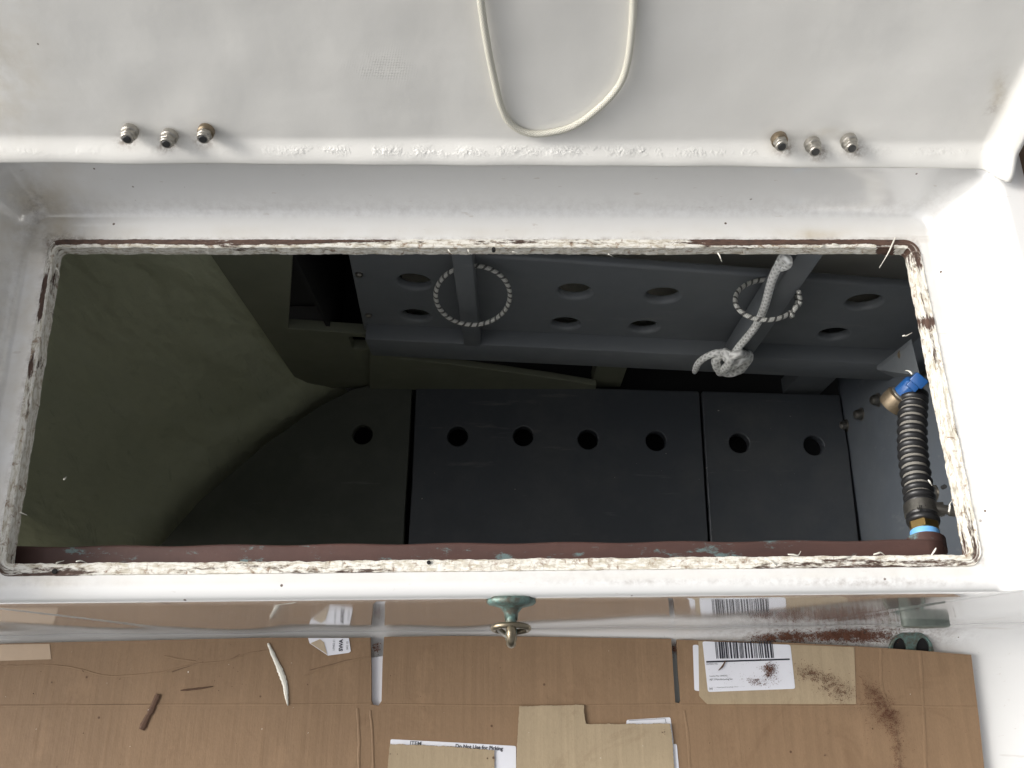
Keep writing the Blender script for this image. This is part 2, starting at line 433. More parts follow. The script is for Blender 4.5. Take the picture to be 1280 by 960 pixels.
for kind, p in rows:
    line = []
    for x in xs:
        y, z = rowpt(kind, p, x); wx, wy = warp(x, y) if kind != 's' else warp(x, y)
        v = bm.verts.new((wx, wy, z)); U, V = px(v.co)
        yel = .8 * spot(1018, 294, 26, 6, U, V) + .75 * spot(55, 270, 70, 60, U, V) + .62 * spot(25, 400, 60, 230, U, V) + .5 * spot(20, 690, 70, 60, U, V) + .3 * spot(1215, 690, 50, 20, U, V)  # small yellow stains and a broad yellow tone along the left
        gr = .9 * spot(75, 300, 22, 10, U, V) + .5 * spot(45, 262, 12, 30, U, V) + .4 * spot(800, 727, 160, 4, U, V) + .5 * spot(1090, 728, 120, 6, U, V) + .9 * spot(1030, 792, 110, 14, U, V) + .7 * spot(1120, 790, 60, 18, U, V) + .3 * spot(60, 725, 70, 8, U, V)
        if kind == 'd':
            e_ = max(OX0 - x, x - OX1, y - OY1, OY0 - y); gr += .50 * math.exp(-((e_ - .0062) / .0022) ** 2); yel += .30 * math.exp(-((e_ - .012) / .006) ** 2)
            gr += .16 * math.exp(-((max(FX0 - x, x - FX1, y - FY1) - .004) / .004) ** 2)
        v[cl] = (min(1, yel), min(1, gr), 0, 1); line.append(v)
    grid.append(line)
inhole = lambda xa, xb, ya, yb: (xa + xb) / 2 > HX0 and (xa + xb) / 2 < HX1 and HY0 < (ya + yb) / 2 < HY1
for j in range(len(rows) - 1):
    for i in range(len(xs) - 1):
        if rows[j][0] == 'd' and rows[j + 1][0] == 'd' and inhole(xs[i], xs[i + 1], rows[j][1], rows[j + 1][1]): continue
        f = bm.faces.new((grid[j][i], grid[j + 1][i], grid[j + 1][i + 1], grid[j][i + 1])); f.smooth = True
seat = empty('cockpit_bench', (0, .057, -.465))
tag(seat, 'white glossy fibreglass cockpit seat and footwell with a rectangular hatch opening cut in its top', 'cockpit seat')
mould = bmo('moulding', bm, GEL, seat, True)

# bare cut edge round the opening: scraped paint over timber
def rrect(x0, x1, y0, y1, r, step):
    pts = []
    def arc(cx, cy, a0):
        n = max(3, int(r * math.pi / 2 / step) + 2)
        for k in range(n + 1):
            a = a0 + math.pi / 2 * k / n; pts.append((cx + r * math.cos(a), cy + r * math.sin(a), math.cos(a), math.sin(a)))
    def seg(ax, ay, bx, by, nx, ny):
        L = math.hypot(bx - ax, by - ay); n = int(L / step)
        for k in range(1, n): pts.append((ax + (bx - ax) * k / n, ay + (by - ay) * k / n, nx, ny))
    arc(x1 - r, y1 - r, 0); seg(x1 - r, y1, x0 + r, y1, 0, 1)
    arc(x0 + r, y1 - r, math.pi / 2); seg(x0, y1 - r, x0, y0 + r, -1, 0)
    arc(x0 + r, y0 + r, math.pi); seg(x0 + r, y0, x1 - r, y0, 0, -1)
    arc(x1 - r, y0 + r, math.pi * 1.5); seg(x1, y0 + r, x1, y1 - r, 1, 0)
    return pts
per = rrect(OX0, OX1, OY0, OY1, .0035, .0008)
# (offset outwards, z, jag)
RG = [(.0088, -.0035, 0), (.0086, .0003, .0003), (.0082, .0009, .0005), (.0070, .0008, .0005), (.0053, .0007, .0005), (.0035, .0009, .0005), (.0012, .0008, .0006), (0, 0, .0009), (.0002, -.0035, .0010), (.0001, -.007, .0009), (.0004, -.0105, .0012), (.004, -.0112, 0)]
bm = bmesh.new(); wl_ = bm.verts.layers.float.new('wood'); al_ = bm.verts.layers.float_vector.new('along'); loops = []
acc = 0; accs = []
for i, q in enumerate(per):
    if i: acc += math.hypot(q[0] - per[i - 1][0], q[1] - per[i - 1][1])
    accs.append(acc)
for off, z, jag in RG:
    lp = []
    for i, (x, y, nx, ny) in enumerate(per):
        n1 = noise.noise(Vector((x * 260, y * 260, off * 400 + z * 300))); n2 = noise.noise(Vector((x * 900, y * 900, off * 900 + z * 700)))
        n3 = noise.noise(Vector((x * 70, y * 70, 3.3)))
        o = off + jag * (n1 * .5 + n2 * .25 + n3 * .7 + (.8 * max(0, noise.noise(Vector((x * 130, y * 130, 9))) - .15)))
        kk = .56 if ny > .3 else .62 if nx < -.3 else .80 if nx > .3 else .88
        kk = (.74 * max(0, ny) ** 2 + .88 * max(0, -ny) ** 2 + .62 * max(0, -nx) ** 2 + .78 * max(0, nx) ** 2)
        o *= kk; X, Yy = warp(x + nx * o, y + ny * o)
        zz = z + (jag * .35 * (n2 + n1) if off < .0107 and z > -.001 else jag * n1)
        v = bm.verts.new((X, Yy, zz)); U, V = px(v.co); m = 0
        if z < -.001 and off < .001: v.co.z = z + .0003 * n3
        top = ny > .5; lft = nx < -.5; bot = ny < -.5; rgt = nx > .5
        outer = max(0, min(1, (off - .0015) / .0025))
        def pw(t, L):
            for (a, x), (b, y) in zip(L, L[1:]):
                if t < b: return x + (y - x) * max(0, (t - a) / (b - a))
            return L[-1][1]
        if top:
            m = pw(U, [(60, .66), (200, .62), (240, .50), (450, .44), (520, .24), (830, .26), (900, .66), (1150, .68)]) * (.25 + .75 * outer)
            if z < -.001: m *= .4
            if 1095 < U < 1118: m = max(m, .5)
        if lft: m = pw(V, [(318, .25), (340, .2), (350, .55), (395, .55), (410, .1), (440, .1), (458, .5), (475, .1), (650, .1), (700, .4)]) * (.4 + .6 * outer)
        if bot: m = pw(U, [(0, .5), (90, .45), (130, .18), (900, .12), (960, .34), (1170, .38), (1200, .2)]) * (.4 + .6 * outer)
        if rgt: m = pw(V, [(300, .5), (325, .40), (345, .12), (392, .10), (402, .40), (415, .08), (620, .12), (690, .3)])
        v[wl_] = m; v[al_] = Vector((accs[i], off, z)); lp.append(v)
    loops.append(lp)
for a, b in zip(loops, loops[1:]):
    for i in range(len(a)):
        f = bm.faces.new((a[i], a[(i + 1) % len(a)], b[(i + 1) % len(a)], b[i]))
edge = bmo('bare_cut_edge', bm, EDGE, seat); edge['label'] = 'flaking white paint over brown wood around the opening'
def curl(u, v, du, dv, z=.002, r=.0004, name='paint_curl', mat=FLAKE, par=seat, wig=.5):
    a = at(u, v, z=z); b = at(u + du, v + dv, z=z - (.004 if wig > .3 else 0)); m = (a + b) / 2 + Vector((random.uniform(-1, 1), random.uniform(-1, 1), .6)) * (b - a).length * .35 * wig
    tube(name, catmull([a, (a + m) / 2 + Vector((0, 0, .0005)), m, b], 6), r, mat, par, n=6, rf=lambda t: .5 + 1.0 * math.sin(math.pi * min(1, t + .15)))
for c in [(1119, 297, -20, 38), (897, 316, 5, 11), (1040, 305, 14, 4), (1025, 309, 15, -2), (1140, 330, 10, 5), (1128, 420, 12, -4), (1140, 468, -8, -5), (1147, 392, 12, 8),
          (1092, 693, 16, 3), (1050, 697, 20, -3), (985, 693, 16, -4), (960, 700, 14, 10), (1170, 685, -8, 12), (1186, 640, 4, -14), (25, 640, 9, 4), (80, 600, 3, -4),
          (560, 312, 6, 6), (585, 312, 5, 6), (640, 315, 9, 3), (760, 318, 6, 3), (1160, 600, 5, 7), (70, 335, 4, 9), (70, 705, 10, -4), (95, 702, 14, 2)]:
    curl(*c)
for (u, v, r) in ((536, 703, .0013), (68, 714, .0016), (1181, 608, .0014), (617, 311, .0014)):
    bm = bmesh.new(); p = at(u, v, z=.0016); lathe(bm, [(r, -.003), (r, .0002)], Matrix.Translation(p), 10); bmo('screw_hole_shade', bm, SHADE, seat)  # solid black plugs paint the shade of the holes

# brown timber beyond the coaming
bm = bmesh.new(); box(bm, (.375, .40, .035), (.07, .26, .06)); bevelled(bm, .004)
tag(bmo('deck_board', bm, TEAK), 'brown weathered board beyond the white coaming at the upper right edge of the photo', 'board')

# ------------------------------------------------------------------ lid
LO = Vector((0, .3345, .0605)); LA = R(20)
LU = Vector((0, math.sin(LA), math.cos(LA))); LN = Vector((0, -math.cos(LA), math.sin(LA))); LX = Vector((1, 0, 0))
lid = empty('hatch_cover', LO); tag(lid, 'white painted locker lid standing open on its hinge bolts, rough brushed inner side', 'hatch lid')
def lidp(x, t, n):
    sk = -.012 * (x + .3) * .55 if t < .3 else -.006
    return LO + LX * x + LU * (t + sk * max(0, 1 - t * 3)) + LN * n
lx0, lx1 = -.40, .325
def lidn(x, t):
    wv = .0010 * noise.noise(Vector((x * 9, t * 12, 0))) + .0006 * noise.noise(Vector((x * 28, t * 30, 5)))
    n = .0065 * (1 - sstep(.002, .017, t)) * (1 + .25 * noise.noise(Vector((x * 18, 0, 2)))) + wv * sstep(.004, .02, t)
    # right hand rim sweeping round the corner
    n += .015 * sstep(-.016, -.001, x - lx1)
    return n
tl = [0, .0012, .0025, .004] + frange(.006, .034, .0016) + frange(.034, .13, .005) + frange(.13, .34, .01) + [.34]
xl = frange(lx0, .22, .003) + frange(.22, lx1, .003) + [lx1]
bm = bmesh.new(); cl = bm.verts.layers.float_color.new('stain_tone'); cc = bm.verts.layers.float.new('crust'); G = []
NUTS = [(157, 174), (207, 180), (253, 174), (978, 184), (1020, 190), (1066, 186)]
def lidrow(t, n_over=None):
    ln = []
    for x in xl:
        xx = x
        if t < .03 and x > lx1 - .03: pass
        n = lidn(x, t) if n_over is None else n_over(x, t)
        v = bm.verts.new(lidp(xx, t, n)); U, V = px(v.co)
        gr = 0
        for k, (a, b) in enumerate(NUTS): gr += 1.1 * spot(a + 2, b + 1, 11, 9, U, V)
        gr += .7 * spot(1240, 134, 6, 5, U, V) + .25 * spot(1250, 115, 6, 20, U, V)
        yl = .7 * spot(1248, 118, 8, 22, U, V) + .5 * spot(1045, 165, 30, 6, U, V) + .35 * spot(0, 100, 60, 90, U, V) + .5 * spot(975, 180, 16, 10, U, V)
        wv = spot(478, 82, 28, 16, U, V)
        v[cl] = (min(1, yl), min(1, gr), wv, 1); v[cc] = spot(0, 189, 1e9, 5.5, U, V) * min(1, .25 + sstep(300, 450, U) * (1 - .7 * sstep(800, 1000, U))) + .25 * spot(470, 82, 300, 60, U, V) * 0
        ln.append(v)
    return ln
G.append(lidrow(-.0005, lambda x, t: -.012 + 0 * x)); G.append(lidrow(-.0010, lambda x, t: .0035 + lidn(x, 0) - .0065)); G.append(lidrow(-.0004, lambda x, t: lidn(x, 0) - .0012))
for t in tl: G.append(lidrow(t))
for a, b in zip(G, G[1:]):
    for i in range(len(xl) - 1):
        f = bm.faces.new((a[i], a[i + 1], b[i + 1], b[i])); f.smooth = True
# edge return and back skin so that the lid has its real thickness
side = [bm.verts.new(v.co + Vector((.004, 0, 0)) - LN * (.030 if False else (lidn(lx1, max(0, t)) + .012))) for v, t in zip([g[-1] for g in G], [0, 0, 0] + tl)]
for k in range(len(G) - 1): bm.faces.new((G[k][-1], side[k], side[k + 1], G[k + 1][-1]))
bk = [bm.verts.new(lidp(lx0, t, -.012)) for t in [0, 0, 0] + tl]
for k in range(3, len(G) - 1): bm.faces.new((side[k], bk[k], bk[k + 1], side[k + 1]))
panel = bmo('lid_panel', bm, LID, lid, True)
def hexprof(bm, r, h0, h1, M):
    bmesh.ops.transform(bm, matrix=M, verts=bmesh.ops.create_cone(bm, cap_ends=True, segments=6, radius1=r, radius2=r, depth=h1 - h0, matrix=Matrix.Translation((0, 0, (h0 + h1) / 2)))['verts'])
lpN = LN
for k, (u, v) in enumerate(NUTS):
    endp = atp(u, v + 2, LO + LN * .0135, LN); basep = endp - LN * .0090
    tiltv = (LN + Vector((random.uniform(-.05, .05), 0, random.uniform(-.05, .05)))).normalized()
    M = aim(basep, tiltv) @ Matrix.Rotation(random.uniform(0, 1), 4, 'Z') @ Matrix.Diagonal((.84, .84, .70, 1))
    bm = bmesh.new(); lathe(bm, [(.0062, -.004), (.0062, .0012), (.0052, .0022)], M, 24)
    ws = bmo('washer', bm, DIRTY if k in (2, 3) else STEEL, lid, True, 30)
    bm = bmesh.new(); hexprof(bm, .0056, .0018, .0068, M)
    bevelled(bm, .0004, 1)
    lathe(bm, [(.0046, .0062), (.0046, .0092), (.0041, .0102)], M, 24)
    nut = bmo('hinge_nut', bm, STEEL, lid, True, 30)
    bm = bmesh.new(); lathe(bm, [(.0030, .006), (.0030, .0108), (.0025, .0112)], M, 20); bmo('bolt_end', bm, STEELD, nut, True, 30)

# cord hanging in a loop in front of the lid
cp = [(596, -120), (598, -60), (601, 0), (609, 55), (617, 95), (627, 135), (641, 157), (664, 167), (692, 165), (720, 156), (752, 132), (775, 105), (785, 75), (790, 35), (792, 0), (793, -60), (794, -120)]
pts = [atp(u, v, LO + LN * (.0030 + .0008 * math.sin(i * .7)), LN) for i, (u, v) in enumerate(cp)]
tag(tube('lanyard_cord', catmull(pts, 14), .0022, WHITECORD, n=14), 'thin off-white cord hanging in a loop against the open lid', 'cord')

# ------------------------------------------------------------------ locker interior
ZB = -.445
# floor boards lifted out by finger holes
def fh(pts): 
    out = []
    for u, v in pts:
        p = at(u, v, z=ZB); out.append(circ(p.x, p.y, .0122))
    return out
bpl = [(204, 720), (192, 691), (250, 625), (330, 556), (400, 507), (440, 487), (466, 480), (515, 480), (511, 560), (506, 640), (503, 720)]
plate('floor_board', rpoly(pz(bpl, ZB), .004), fh([(453, 543)]), .014, BOARDL, ZF(ZB), bevel=.0012)
tag(bpy.data.objects['floor_board'], 'dark locker floor board with one finger hole and a curved outer edge against the hull', 'floor board', 'boards of the locker floor')
b2 = plate('floor_board', rpoly(pz([(520, 480), (700, 484), (874, 489), (880, 590), (888, 720), (508, 720), (515, 600)], ZB), .003), fh([(572, 545), (654, 545), (735, 549), (820, 551)]), .014, BOARD, ZF(ZB), bevel=.0012)
tag(b2, 'wide dark grey, sky-light tinted locker floor board with four finger holes in a row', 'floor board', 'boards of the locker floor')
b3 = plate('floor_board', rpoly(pz([(877, 489), (1049, 494), (1060, 560), (1078, 720), (891, 720), (883, 590)], ZB), .003), fh([(924, 554), (1017, 557)]), .014, BOARD, ZF(ZB + .001), bevel=.0012)
tag(b3, 'dark grey, sky-light tinted locker floor board with two finger holes beside the bolted wall', 'floor board', 'boards of the locker floor')
bm = bmesh.new(); box(bm, (-.4, .27, ZB - .06), (2.0, .44, .01)); tag(bmo('bilge_floor', bm, SHADE), kind='structure')  # black sheet paints the dark seen through gaps and finger holes

# hull side: steep curved skin left of the floor
base = [Vector((-.72, .078)), Vector((-.50, .090))] + [Vector(p[:2]) for p in pz([(183, 690), (246, 618), (328, 550), (398, 500), (438, 481)], ZB)] + [Vector((-.172, .385))]
bc = catmull([Vector((p.x, p.y, 0)) for p in base], 10)
bm = bmesh.new(); H = []
for i, p in enumerate(bc):
    tdir = (bc[min(i + 1, len(bc) - 1)] - bc[max(i - 1, 0)]).normalized(); outw = Vector((-tdir.y, tdir.x, 0))
    row = []
    for k in range(25):
        t = k / 24; z = -.50 + t * .488
        flare = .21 * t ** 1.0 * (1 - .95 * sstep(.30, .80, i / len(bc))) + .010 + .015 * (1 - math.exp(-max(0, z + .450) / .009))
        q = Vector((p.x, p.y, z)) + outw * flare
        q += outw * (.0035 * noise.noise(Vector((q.x * 14, q.y * 14, z * 9))) + .0015 * noise.noise(Vector((q.x * 40, q.y * 40, z * 25))))
        q.y = min(q.y, .362); row.append(bm.verts.new(q))
    H.append(row)
for a, b in zip(H, H[1:]):
    for k in range(24):
        if min(q.co.y for q in (a[k], b[k], b[k + 1], a[k + 1])) > .3618 and max(q.co.x for q in (a[k], b[k])) > -.240: continue
        bm.faces.new((a[k], b[k], b[k + 1], a[k + 1])).smooth = True
hull = bmo('hull', bm, HULL, None, True); tag(hull, 'grey painted, warm-light tinted inner hull side curving past the left end of the locker floor', 'hull')

# back bulkhead frame (slightly skewed to the opening)
YAW = R(-3.0); BE = Vector((math.cos(YAW), math.sin(YAW), 0)); BN = Vector((math.sin(YAW), -math.cos(YAW), 0)); BU = Vector((0, 0, 1))
BO = Vector((0, .3373, 0))
def bpt(u, v, n=0):
    p = atp(u, v, BO + BN * n, BN) - BO; return (p.dot(BE), p.z)
def BM(n): return frame(BO + BN * n, BE, BU, BN)
fr = empty('perforated_bulkhead', BO + Vector((0, 0, ZB))); tag(fr, 'grey painted timber frame with a perforated panel across the back of the locker', 'bulkhead')
PN = -.017
tl_, bl_ = bpt(436, 318, PN), bpt(460, 440, PN)
hol = [(518, 353), (520, 395), (718, 365), (707, 405), (828, 370), (805, 409), (1080, 378), (1042, 418)]
holes = []
for u, v in hol:
    a = bpt(u, v, PN); holes.append(circ(a[0], a[1], .0152 if v < 390 else .0140, 48))
topR = bpt(1300, 372, PN); topM = bpt(900, 341, PN); topL = bpt(680, 325, PN)
plate('perforated_panel', [(tl_[0], -.11), (topL[0], topL[1]), topM, topR, (topR[0], bl_[1]), (bl_[0], bl_[1])], holes, .009, FRAMEP, BM(PN), fr, bevel=.003)
ft, fb = [], []
fl0, fl1 = bpt(456, 424)[0], .47
ztop, zbot = -.2730, -.3190
bm = bmesh.new(); box(bm, ((fl0 + fl1) / 2, (ztop + zbot) / 2, -.010), (fl1 - fl0, ztop - zbot, .020), BM(0)); bevelled(bm, .0015)
bmo('bottom_rail', bm, FRAMEP, fr, True, 40)
a = bpt(590, 430)[0]
bm = bmesh.new(); box(bm, (a, (ztop - .02) / 2 - .002, -.0095), (.0175, -ztop - .02 + .004, .018), BM(.0015)); bevelled(bm, .002)
bmo('post', bm, FRAMEP, fr, True, 40)
# stouter post on the right, standing proud of the rail
a = bpt(915, 440, .01)[0]
bm = bmesh.new(); box(bm, (a + .012, (ztop - .010) / 2, -.002), (.020, -ztop - .014, .024), BM(0)); bevelled(bm, .002)
bmo('post', bm, FRAMEP, fr, True, 40)['label'] = 'stout post standing forward of the rail'
for u, v in ((449, 342), (461, 393)):
    p = atp(u, v, BO + BN * PN, BN); bm = bmesh.new(); lathe(bm, [(.0035, -.002), (.0035, .002), (.002, .0035)], aim(p, BN), 16); bmo('screw_head', bm, CLAMP, fr, True, 30)
# blocks behind the gap under the rail
bm = bmesh.new()
p = at(760, 475, Y=.362); box(bm, (p.x, .372, -.38), (.036, .02, .17)); 
bmo('block', bm, WARMWALL, fr)
bm = bmesh.new(); p = at(1012, 480, Y=.35); box(bm, (p.x + .004, .362, -.38), (.046, .02, .17)); bmo('block', bm, FRAMEP, fr)
# pale hull behind the frame, void left of it
bm = bmesh.new()
vs = [bm.verts.new(q) for q in [(-.112, .376, -.36), (.60, .362, -.36), (.60, .43, -.012), (-.112, .44, -.012)]]; bm.faces.new(vs)
r = bmesh.ops.extrude_face_region(bm, geom=list(bm.faces)); bmesh.ops.translate(bm, verts=[e for e in r['geom'] if isinstance(e, bmesh.types.BMVert)], vec=(0, .01, 0))
tag(bmo('hull_skin', bm, PALE), 'pale bare hull skin glimpsed behind the holes and above the perforated panel', 'hull')
# warm-light tinted bulkhead piece with the dark opening, left of the frame
def bk2(u, v): p = at(u, v, Y=.358); return (p.x, p.z)
MB = frame(Vector((0, .358, 0)), Vector((1, 0, 0)), Vector((0, 0, 1)), Vector((0, -1, 0)))
MB = Matrix(((1, 0, 0, 0), (0, 0, -1, .358), (0, 1, 0, 0), (0, 0, 0, 1)))
o = [bk2(280, 318), bk2(366, 318), bk2(360, 411), bk2(462, 418), bk2(465, 482), bk2(330, 500)]
o = [(-.262, -.012), (o[1][0], -.012)] + o[1:4] + [(o[4][0], -.46), (-.262, -.46)]
nt = [bk2(436, 421), bk2(456, 422), bk2(459, 437), bk2(441, 436)]
bh = plate('end_bulkhead', o, [rpoly(nt, .002)], .012, WARMWALL, MB, bevel=.001)
tag(bh, 'grey, warm-light tinted bulkhead piece below the dark recess at the back left, with a small square notch', 'bulkhead')
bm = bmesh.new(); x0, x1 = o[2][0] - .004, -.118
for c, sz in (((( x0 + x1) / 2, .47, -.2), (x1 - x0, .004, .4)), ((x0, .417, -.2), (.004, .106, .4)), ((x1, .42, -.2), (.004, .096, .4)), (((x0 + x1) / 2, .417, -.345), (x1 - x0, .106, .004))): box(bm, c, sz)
tag(bmo('blackened_recess', bm, SHADE), 'recess with its shade painted black behind the bulkhead at the back left of the locker', 'recess')  # black walls put the shade of the void into the colour
# low warm-light tinted lip behind the floor boards
lp = [(462, 440), (505, 449), (560, 455), (620, 463), (690, 473), (745, 482), (745, 492), (462, 486)]
def lq(u, v): p = at(u, v, Y=.3585); return (p.x, p.z)
ML = Matrix(((1, 0, 0, 0), (0, 0, -1, .352), (0, 1, 0, 0), (0, 0, 0, 1)))
lpo = plate('glassed_lip', [(lambda p: (p.x, p.z))(at(u, v, Y=.352)) for u, v in lp], [], .008, WARMWALL, ML, bevel=.001)
tag(lpo, 'low grey, warm-light tinted lip tapering to the right behind the floor boards', 'lip')
# backing painted black for shade, and the unseen pale front wall
bm = bmesh.new(); box(bm, (-.4, .50, -.25), (2.1, .01, .52)); tag(bmo('locker_back', bm, SHADE), kind='structure')
bm = bmesh.new(); box(bm, (-.4, .078, -.27), (1.9, .004, .50)); 
tag(bmo('locker_front', bm, PALE), kind='structure')  # unseen wall, made pale to bounce light onto the hull
# right wall with bolts
XW = .405
bm = bmesh.new(); box(bm, (XW + .006, .232, -.235), (.012, .300, .44)); bevelled(bm, .001)
rw = bmo('locker_end_wall', bm, WALLP); tag(rw, 'grey, sky-light tinted end wall at the right of the locker carrying acorn nuts', 'bulkhead')
for u, v in ((1058, 532), (1077, 518), (1098, 500), (1169, 616), (1163, 470)):
    p = at(u, v, X=XW); bm = bmesh.new(); M = aim(p, Vector((-1, -.1, .1)))
    lathe(bm, [(.0078, -.002), (.0078, .001), (.0056, .0014), (.0056, .006), (.0045, .0082), (.0018, .0094)], M, 18)
    bmo('acorn_nut', bm, CLAMP, rw, True, 35)
# bracket at the frame's right end
bm = bmesh.new(); p = at(1128, 445, z=-.20); 
vs = [bm.verts.new(at(u, v, z=zz)) for u, v, zz in ((1096, 462, -.26), (1140, 428, -.16), (1150, 470, -.16), (1118, 472, -.26))]; bm.faces.new(vs)
r = bmesh.ops.extrude_face_region(bm, geom=list(bm.faces)); bmesh.ops.translate(bm, verts=[e for e in r['geom'] if isinstance(e, bmesh.types.BMVert)], vec=(.003, .006, -.006))
br = bmo('bracket', bm, FRAMEP); tag(br, 'blue-grey angled bracket with a bolt above the blue valve', 'bracket')
p = at(1129, 443, z=-.195); bm = bmesh.new(); lathe(bm, [(.005, -.002), (.005, .002), (.003, .004)], aim(p, Vector((-.4, -.5, .8))), 14); bmo('bolt', bm, DIRTY, br, True, 30)

# copper pipe under the front ledge
pa, pb = at(-30, 699, z=-.022), at(1178, 690, z=-.022)
pp = [pa.lerp(pb, i / 60) + Vector((0, .0005 * math.sin(i * .9), 0)) for i in range(61)]
cps = tube('copper_strip', pp, .0080, COPPER, n=24)
for v in cps.data.vertices: v.co.z = -.022 + max(-.0022, min(.0022, (v.co.z + .022) * .6)) + .0004 * noise.noise(v.co * 60)
tag(cps, 'flat red-brown tarnished copper strip with green patches under the front lip', 'metal strip')

# corrugated hose
ha, hb = at(1142, 492, z=-.085), at(1151, 633, z=-.060)
hm = (ha + hb) / 2 + Vector((-.0025, 0, -.002))
hc = catmull([ha, hm, hb], 60)
hose = empty('corrugated_hose', hb); tag(hose, 'black ribbed flexible hose with a clamp, brass fitting and blue tape at its lower end', 'hose')
NR = 15
def rf(t):
    x = (t * NR) % 1; return .80 + .26 * max(0, 1 - ((x - .5) / .26) ** 2) ** .5
tube('hose_wall', hc, .0088, RIBGREY, hose, n=28)
for k in range(NR):
    i = int((k + .5) / NR * (len(hc) - 1)); p = hc[i]; d = (hc[min(i + 1, len(hc) - 1)] - hc[max(0, i - 1)]).normalized(); bm = bmesh.new(); M = aim(p, d)
    lathe(bm, [(.0084, -.0030), (.0096, -.0022), (.0106, -.0010), (.0109, 0), (.0106, .0010), (.0096, .0022), (.0084, .0030)], M, 28)
    bmo('rib', bm, RUBBER, hose, True)
hd = (hb - hc[-8]).normalized(); M = aim(hb, hd)
bm = bmesh.new(); lathe(bm, [(.0096, -.002), (.0108, -.001), (.0108, .009), (.0100, .0095), (.0106, .010), (.0112, .012), (.0106, .014), (.009, .0145)], M, 32); bmo('hose_cuff', bm, RUBBER, hose, True)
bm = bmesh.new(); lathe(bm, [(.0112, -.0008), (.0116, -.0004), (.0116, .0078), (.0112, .0082)], M, 32)
cl_ = bmo('hose_clamp', bm, CLAMP, hose, True, 30)
sd_ = Vector((1, 0, .15)).normalized(); cpz = hb + hd * .004 + sd_ * .011 + Vector((0, 0, .006))
bm = bmesh.new(); lathe(bm, [(.0025, -.011), (.0034, -.010), (.0034, .004), (.0042, .0045), (.0042, .008), (.0034, .009)], aim(cpz, Vector((.9, -.2, .2))), 12)
box(bm, cpz + Vector((-.004, 0, -.001)), (.010, .0095, .005)); bmo('clamp_screw', bm, CLAMP, cl_, False)
bm = bmesh.new()
for k in range(9): box(bm, hb + hd * .004 + Vector((-.0075 + k * .0013, 0, .0113 - abs(k - 4) * .0001)), (.0004, .0042 if k % 3 else .002, .0006))
bmo('stamped_mark', bm, STEELD, cl_)
bm = bmesh.new(); hexprof(bm, .0104, .0145, .0205, M @ Matrix.Rotation(.4, 4, 'Z')); bevelled(bm, .0006, 1); bmo('brass_fitting', bm, BRASS, hose, False)
bm = bmesh.new(); lathe(bm, [(.0090, .0205), (.0097, .021), (.0097, .0262), (.0093, .0268), (.0093, .030)], M, 32); bmo('blue_tape', bm, TAPE, hose, True, 40)
bm = bmesh.new(); lathe(bm, [(.0125, .0268), (.0125, .036)], M, 32); bmo('pipe_socket', bm, COPPER, hose, True, 40)
M2 = aim(ha, -hd); bm = bmesh.new(); lathe(bm, [(.0082, -.001), (.0082, .004), (.0070, .0045), (.0070, .010)], M2, 28); box(bm, (0, .004, .007), (.004, .012, .005), M2); bmo('end_ferrule', bm, STEEL, hose, True, 30)
# blue valve
va = at(1124, 497, z=-.09); vd = Vector((.35, .35, .55)).normalized(); M = aim(va, vd)
val = empty('drain_valve', va); tag(val, 'small valve with blue plastic lever and dull brass collar above the hose', 'valve')
bm = bmesh.new(); lathe(bm, [(.004, -.012), (.0100, -.010), (.0108, -.006), (.0108, .001), (.0095, .0022)], M, 28); bmo('brass_collar', bm, DIRTY, val, True, 35)
bm = bmesh.new(); lathe(bm, [(.0086, .002), (.0088, .003), (.0080, .0038)], M, 28); bmo('steel_ring', bm, STEEL, val, True, 35)
bm = bmesh.new(); lathe(bm, [(.0076, .003), (.0076, .016), (.0060, .018)], M, 9)
box(bm, (.0, .006, .0135), (.0085, .0220, .008), M @ Matrix.Rotation(.35, 4, 'X')); box(bm, (.0, .0165, .018), (.0110, .009, .008), M @ Matrix.Rotation(.35, 4, 'X')); 
box(bm, (.004, -.005, .012), (.005, .008, .004), M)
bevelled(bm, .0008, 2); bmo('blue_lever', bm, BLUE, val, True, 40)
p = at(1140, 480, z=-.08); bm = bmesh.new(); lathe(bm, [(.0055, -.004), (.0055, .003), (.004, .004)], aim(p, Vector((0, -.3, 1))), 20); bmo('side_port', bm, RUBBER, val, True, 30)

# elastic cord rings round the posts
def ring(cx, cy, w_, h_, Yb, Yf, n=48, u0=None):
    pts = []
    for k in range(n):
        a = 2 * math.pi * k / n; u = cx + w_ * math.cos(a); v = cy - h_ * math.sin(a)
        Yy = (Yb + Yf) / 2 + (Yb - Yf) / 2 * math.sin(a); pts.append(at(u, v, Y=Yy))
    return pts
tag(tube('elastic_ring', ring(591, 369, 46.5, 37, .3495, .325), .0021, BUNGEE, n=12, closed=True), 'round ring of striped elastic cord around the slim post', 'elastic cord', 'elastic cord rings')
rp = ring(958, 375, 39, 25, .340, .296, 56)
rp = rp[52:] + rp[:52]   # open ring, ends twisted together on the right
rr = catmull(rp[::2], 6)
r2 = tube('elastic_ring', [Vector(p) for p in rr], .0021, BUNGEE, n=12)
tag(r2, 'smaller open ring of elastic cord hanging behind the knotted rope on the stout post', 'elastic cord', 'elastic cord rings')
e0 = rr[-1]; e1 = rr[0]
tube('tied_end', catmull([at(998, 364, Y=.312), at(1000, 378, Y=.306), at(992, 388, Y=.300), at(990, 396, Y=.298)], 8), .0020, BUNGEE, r2, n=10)

